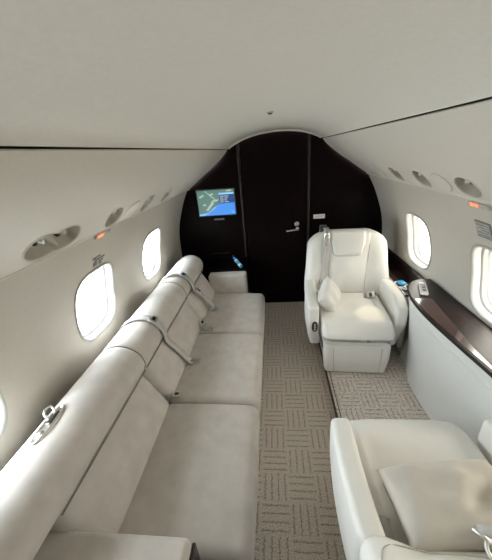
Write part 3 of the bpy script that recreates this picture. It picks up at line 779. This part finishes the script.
near = armchair('cream leather armchair seen from behind in the right foreground, back laid low', (0.540, 0.582, 0.05), pi, math.radians(68), 9, -0.02, lift=0.138, arm_rear=0.12, hinge=0.118, own_belt=False)
NI = near.matrix_basis.inverted()
P = smooth_path([NI @ Vector(q) for q in ((0.290, 0.475, 0.52), (0.292, 0.50, 0.545), (0.288, 0.53, 0.556), (0.296, 0.555, 0.548))], 5)
lb = G().add(strap(P, (1, 0, 0), 0.042)).obj('lap_belt', M_STRAP, near)
P = smooth_path([NI @ Vector(q) for q in ((0.66, 0.440, 0.640), (0.62, 0.462, 0.650), (0.57, 0.474, 0.655), (0.525, 0.476, 0.652))], 5)
sb = G().add(strap(P, (0.1, 0.75, 0.65), 0.030)).add(tube([NI @ Vector((0.512, 0.480, 0.660)), NI @ Vector((0.575, 0.476, 0.662))], 0.013, 12)).obj('shoulder_belt', M_STRAP, near)
q = [NI @ Vector((0.535 + 0.022 * math.cos(t), 0.438 + 0.022 * math.sin(t), 0.648 + 0.008 * math.sin(t))) for t in [2 * pi * k / 20 for k in range(20)]]
tag(G().add(tube(q, 0.0055, 8, True)).add(tube([NI @ Vector((0.500, 0.484, 0.656)), NI @ Vector((0.532, 0.452, 0.656))], 0.0065, 8)).obj('buckle', M_METAL, sb), 'polished metal ring buckle')

pw = thing('pillow', 'small pale pillow propped against the armrest of the far armchair', 'pillow', (0.385, 2.01, 0.590), (0, 0, 0), 'throw pillows')
G().add(pillow(0.125, 0.125, 0.058), R(0, 0, 0.95) @ R(math.radians(74), 0, 0) @ R(0, 0, math.radians(36))).obj('cover', M_PILLOWW, pw)
pw2 = thing('pillow', 'large beige pillow lying on the seat of the foreground armchair', 'pillow', (0.520, 0.582, 0.588), (0, 0, 0), 'throw pillows')
G().add(pillow(0.212, 0.130, 0.078, 30, 0.10, 0.028), R(0.04, 0, 0.12)).obj('cover', M_PILLOW, pw2)

# ------------------------------------------------------------------ right side: ledge and console
ld = thing('side_ledge', 'dark wood side ledge along the right wall beside the far armchair', 'ledge', (0.985, 2.42, 0.05))
LI = Matrix.Translation((-0.985, -2.42, -0.05))
G().add(rbox(0.945, 0.985, 1.99, 2.99, 0.10, 0.580, 0.006), LI).obj('front_panel', M_CONS, ld)
G().add(rbox(0.936, 1.079, 1.98, 2.99, 0.580, 0.603, 0.006), LI).obj('ledge_top', M_LEDGE, ld)
G().add(rbox(1.066, 1.082, 1.98, 2.99, 0.600, 0.708, 0.004), LI).obj('backsplash', M_LEDGE, ld)
tag(G().add(rbox(0.930, 0.938, 1.98, 2.99, 0.578, 0.606, 0.003), LI).obj('edge_strip', M_METAL, ld), 'thin bright metal edge')

cn = thing('side_console', 'curved pale side console with glossy dark wood table top, right wall', 'console', (0.98, 0.9, 0.05))
CI = Matrix.Translation((-0.98, -0.9, -0.05))
FC = smooth_path([(-1.1, 0.90, 0), (-0.6, 0.898, 0), (0.4, 0.896, 0), (0.8, 0.893, 0), (1.0, 0.884, 0), (1.2, 0.862, 0), (1.4, 0.843, 0), (1.55, 0.838, 0), (1.70, 0.850, 0), (1.82, 0.880, 0), (1.91, 0.930, 0), (1.965, 1.00, 0), (1.975, 1.072, 0)], 6)
fc = [(p.x, p.y) for p in FC]           # (y, x)
rows = [(0.00, 0.060), (0.10, 0.054), (0.30, 0.040), (0.50, 0.020), (0.595, 0.006), (0.600, 0.011), (0.606, 0.003), (0.655, 0.000), (0.664, 0.002), (0.666, 0.03)]
V, F = [], []
for z, o in rows:
    for y, x in fc:
        V.append((min(x + o, 1.07 if z > 0.5 else 0.955 + 0.2 * z), y - o * 0.5 * (1 if y > 1.7 else 0), 0.05 + z))
m = len(fc)
for i in range(len(rows) - 1):
    for j in range(m - 1): F.append((i * m + j, i * m + j + 1, (i + 1) * m + j + 1, (i + 1) * m + j))
G().add((V, F), CI).obj('body', M_CONS, cn, auto=math.radians(40))
def top_slab(pts, z0, z1, mat, name, xin):
    V, F = [], []; k = len(pts)
    for z in (z0, z1):
        for (y, x) in pts: V.append((x, y, z))
        for (y, x) in pts: V.append((xin(y), y, z))
    for i in range(k - 1):
        F += [(i, i + 1, k + i + 1, k + i), (2 * k + i, 3 * k + i, 3 * k + i + 1, 2 * k + i + 1), (i, 2 * k + i, 2 * k + i + 1, i + 1), (k + i, k + i + 1, 3 * k + i + 1, 3 * k + i)]
    F += [(0, k, 3 * k, 2 * k), (k - 1, 3 * k - 1, 4 * k - 1, 2 * k - 1) if False else (k - 1, 2 * k + k - 1, 3 * k + k - 1, k + k - 1)]
    return G().add((V, F), CI).obj(name, mat, cn, smooth=False)
# leaf line runs from the rounded far end diagonally out to the front edge of the near end
lineX = lambda y: 0.955 - 0.155 * max(0.0, (1.68 - y)) / 1.0 if y < 1.68 else 0.955
inner = [(y, x - 0.006) for y, x in fc if y <= 1.972]
tw = lambda y: 1.082
slab = top_slab(inner, 0.714, 0.732, M_TOPW, 'wood_top', tw)
leaf_pts = [(y, x + 0.004) for y, x in fc if 0.90 <= y <= 1.70]
lf = lambda y: max(0.955 - 0.10 * (1.70 - y), 0.902)
leaf = top_slab(leaf_pts, 0.730, 0.7345, M_BURL, 'table_leaf', lf)
leaf.parent = cn
g = G()
g.add(tube([(lf(0.9 + 0.8 * k / 20) + 0.002, 0.9 + 0.8 * k / 20, 0.7335) for k in range(21)], 0.002, 6), CI).obj('leaf_joint', M_BLACK, cn)
tag(G().add(tube([(x - 0.007, y, 0.722) for y, x in fc if y <= 1.96], 0.009, 8), CI).obj('edge_bead', M_BLACK, cn), 'black rounded edge')

rm = thing('remote_control', 'pale slim remote control on the far end of the side console', 'remote control', (0.955, 1.80, 0.742), (0, 0, -0.34))
G().add(rbox(-0.024, 0.024, -0.085, 0.085, -0.010, 0.008, 0.007)).obj('body', M_PALE, rm)
bd_ = G().add(rbox(-0.016, 0.016, -0.068, 0.068, 0.006, 0.010, 0.002)).obj('keypad', M_LGREY, rm)
for k in (-1, 0, 1): G().add(rbox(-0.010, 0.010, k * 0.042 - 0.010, k * 0.042 + 0.010, 0.008, 0.013, 0.003)).obj('button', M_BLACKP, bd_)

it = thing('sunglasses', 'small blue and white folded item on the dark ledge beside the far armchair', 'accessory', (0.985, 2.09, 0.605), (0, 0, 0.25))
g = G()
for cx0, cy0 in ((-0.030, 0.045), (0.012, -0.030)):
    g.add(tube([(cx0 + 0.034 * math.cos(t), cy0 + 0.040 * math.sin(t), 0.012 + 0.006 * math.sin(t)) for t in [2 * pi * k / 24 for k in range(24)]], 0.005, 8, True))
g.obj('frame', M_PALE, it)
G().add(cushion((0.026, 0.034, 0.012), 0.010, (4, 4, 2)), T(-0.006, 0.05, 0.020)).obj('lens', M_CYAN, it)
G().add(cushion((0.024, 0.030, 0.014), 0.010, (4, 4, 2)), T(0.030, -0.035, 0.022)).obj('lens', M_DBLUE, it)
G().add(tube(smooth_path([(-0.06, 0.05, 0.01), (-0.055, -0.01, 0.012), (-0.01, -0.075, 0.012), (0.04, -0.07, 0.014)]), 0.004)).obj('cord', M_PALE, it)

# ------------------------------------------------------------------ daylight through the cabin windows
w = bpy.data.worlds.new('World'); scene.world = w; w.use_nodes = True
nt = w.node_tree; nt.nodes.clear(); N, L = nt.nodes.new, nt.links.new
out = N('ShaderNodeOutputWorld'); bg = N('ShaderNodeBackground'); tc = N('ShaderNodeTexCoord'); sp = N('ShaderNodeSeparateXYZ'); rp = N('ShaderNodeValToRGB')
L(tc.outputs['Generated'], sp.inputs[0])
mr = N('ShaderNodeMapRange'); mr.inputs['From Min'].default_value = -0.35; mr.inputs['From Max'].default_value = 0.35
L(sp.outputs['Z'], mr.inputs['Value']); L(mr.outputs[0], rp.inputs['Fac'])
e = rp.color_ramp.elements
e[0].position = 0.30; e[0].color = (0.74, 0.725, 0.70, 1)
e[1].position = 0.65; e[1].color = (0.95, 0.98, 1.0, 1)
mx_ = N('ShaderNodeMapRange'); mx_.inputs['From Min'].default_value = -0.55; mx_.inputs['From Max'].default_value = 0.55
rx = N('ShaderNodeValToRGB'); L(sp.outputs['X'], mx_.inputs['Value']); L(mx_.outputs[0], rx.inputs['Fac'])
rx.color_ramp.elements[0].color = (0.93, 0.975, 1.0, 1)              # bright cool sky off the left wing
rx.color_ramp.elements[1].color = (0.43, 0.385, 0.325, 1)            # dimmer, warmer hazy side on the right
mm = N('ShaderNodeMix'); mm.data_type = 'RGBA'; mm.blend_type = 'MULTIPLY'; mm.inputs['Factor'].default_value = 1.0
L(rp.outputs[0], mm.inputs['A']); L(rx.outputs[0], mm.inputs['B'])
L(mm.outputs['Result'], bg.inputs['Color']); bg.inputs['Strength'].default_value = 14.0
L(bg.outputs[0], out.inputs['Surface'])
for side in (-1, 1):
    for y in WY:
        li = bpy.data.lights.new('window_portal', 'AREA'); li.shape = 'RECTANGLE'; li.size = 0.40; li.size_y = 0.44
        li.cycles.is_portal = True
        o = bpy.data.objects.new('window_portal', li); COL.objects.link(o)
        p = WALL.pos(side, y, VW, 0.125); q = WALL.pos(side, y, VW, 0.0)
        o.location = p; o.rotation_euler = (q - p).to_track_quat('-Z', 'Y').to_euler()

rl_ = bpy.data.lights.new('seat_patch_spot', 'SPOT'); rl_.energy = 6.5; rl_.color = (1.0, 0.86, 0.62); rl_.spot_size = math.radians(13); rl_.spot_blend = 0.35; rl_.shadow_soft_size = 0.012  # spot added to make the warm light patch on the far seat
ro = bpy.data.objects.new('seat_patch_spot', rl_); COL.objects.link(ro)
ro.location = PAN.pos(1, 2.05, VO - 0.01, 0.02)
ro.rotation_euler = (Vector((0.665, 1.90, 0.48)) - ro.location).to_track_quat('-Z', 'Y').to_euler()

# ------------------------------------------------------------------ camera
f_px = 283.0
vp, roll, pos = (272.0, 150.0), math.radians(5.0), Vector((-0.02, 0.0, 1.67))
Yc = Vector(((vp[0] - 246) / f_px, -(vp[1] - 280) / f_px, -1)).normalized()      # aisle direction in camera axes
up0 = Vector((-math.sin(roll), math.cos(roll), 0)); a = Vector((0, 0, 1))
Zc = (up0 * a.dot(Yc) - a * up0.dot(Yc)).normalized()
if Zc.dot(up0) < 0: Zc = -Zc
Xc = Yc.cross(Zc)
rot = Matrix((Xc, Yc, Zc))                                                        # camera axes -> world
cam = bpy.data.cameras.new('camera'); co = bpy.data.objects.new('camera', cam); COL.objects.link(co)
cam.sensor_fit = 'HORIZONTAL'; cam.sensor_width = 36; cam.lens = 36 * f_px / 492; cam.clip_start = 0.02
M4 = rot.to_4x4(); M4.translation = pos; co.matrix_world = M4
scene.camera = co

scene.view_settings.view_transform = 'Standard'; scene.view_settings.look = 'None'
scene.view_settings.gamma = 1; scene.view_settings.use_curve_mapping = False
scene.view_settings.exposure = 1.18
scene.cycles.max_bounces = 16; scene.cycles.diffuse_bounces = 10; scene.cycles.transparent_max_bounces = 16
scene.cycles.use_denoising = True
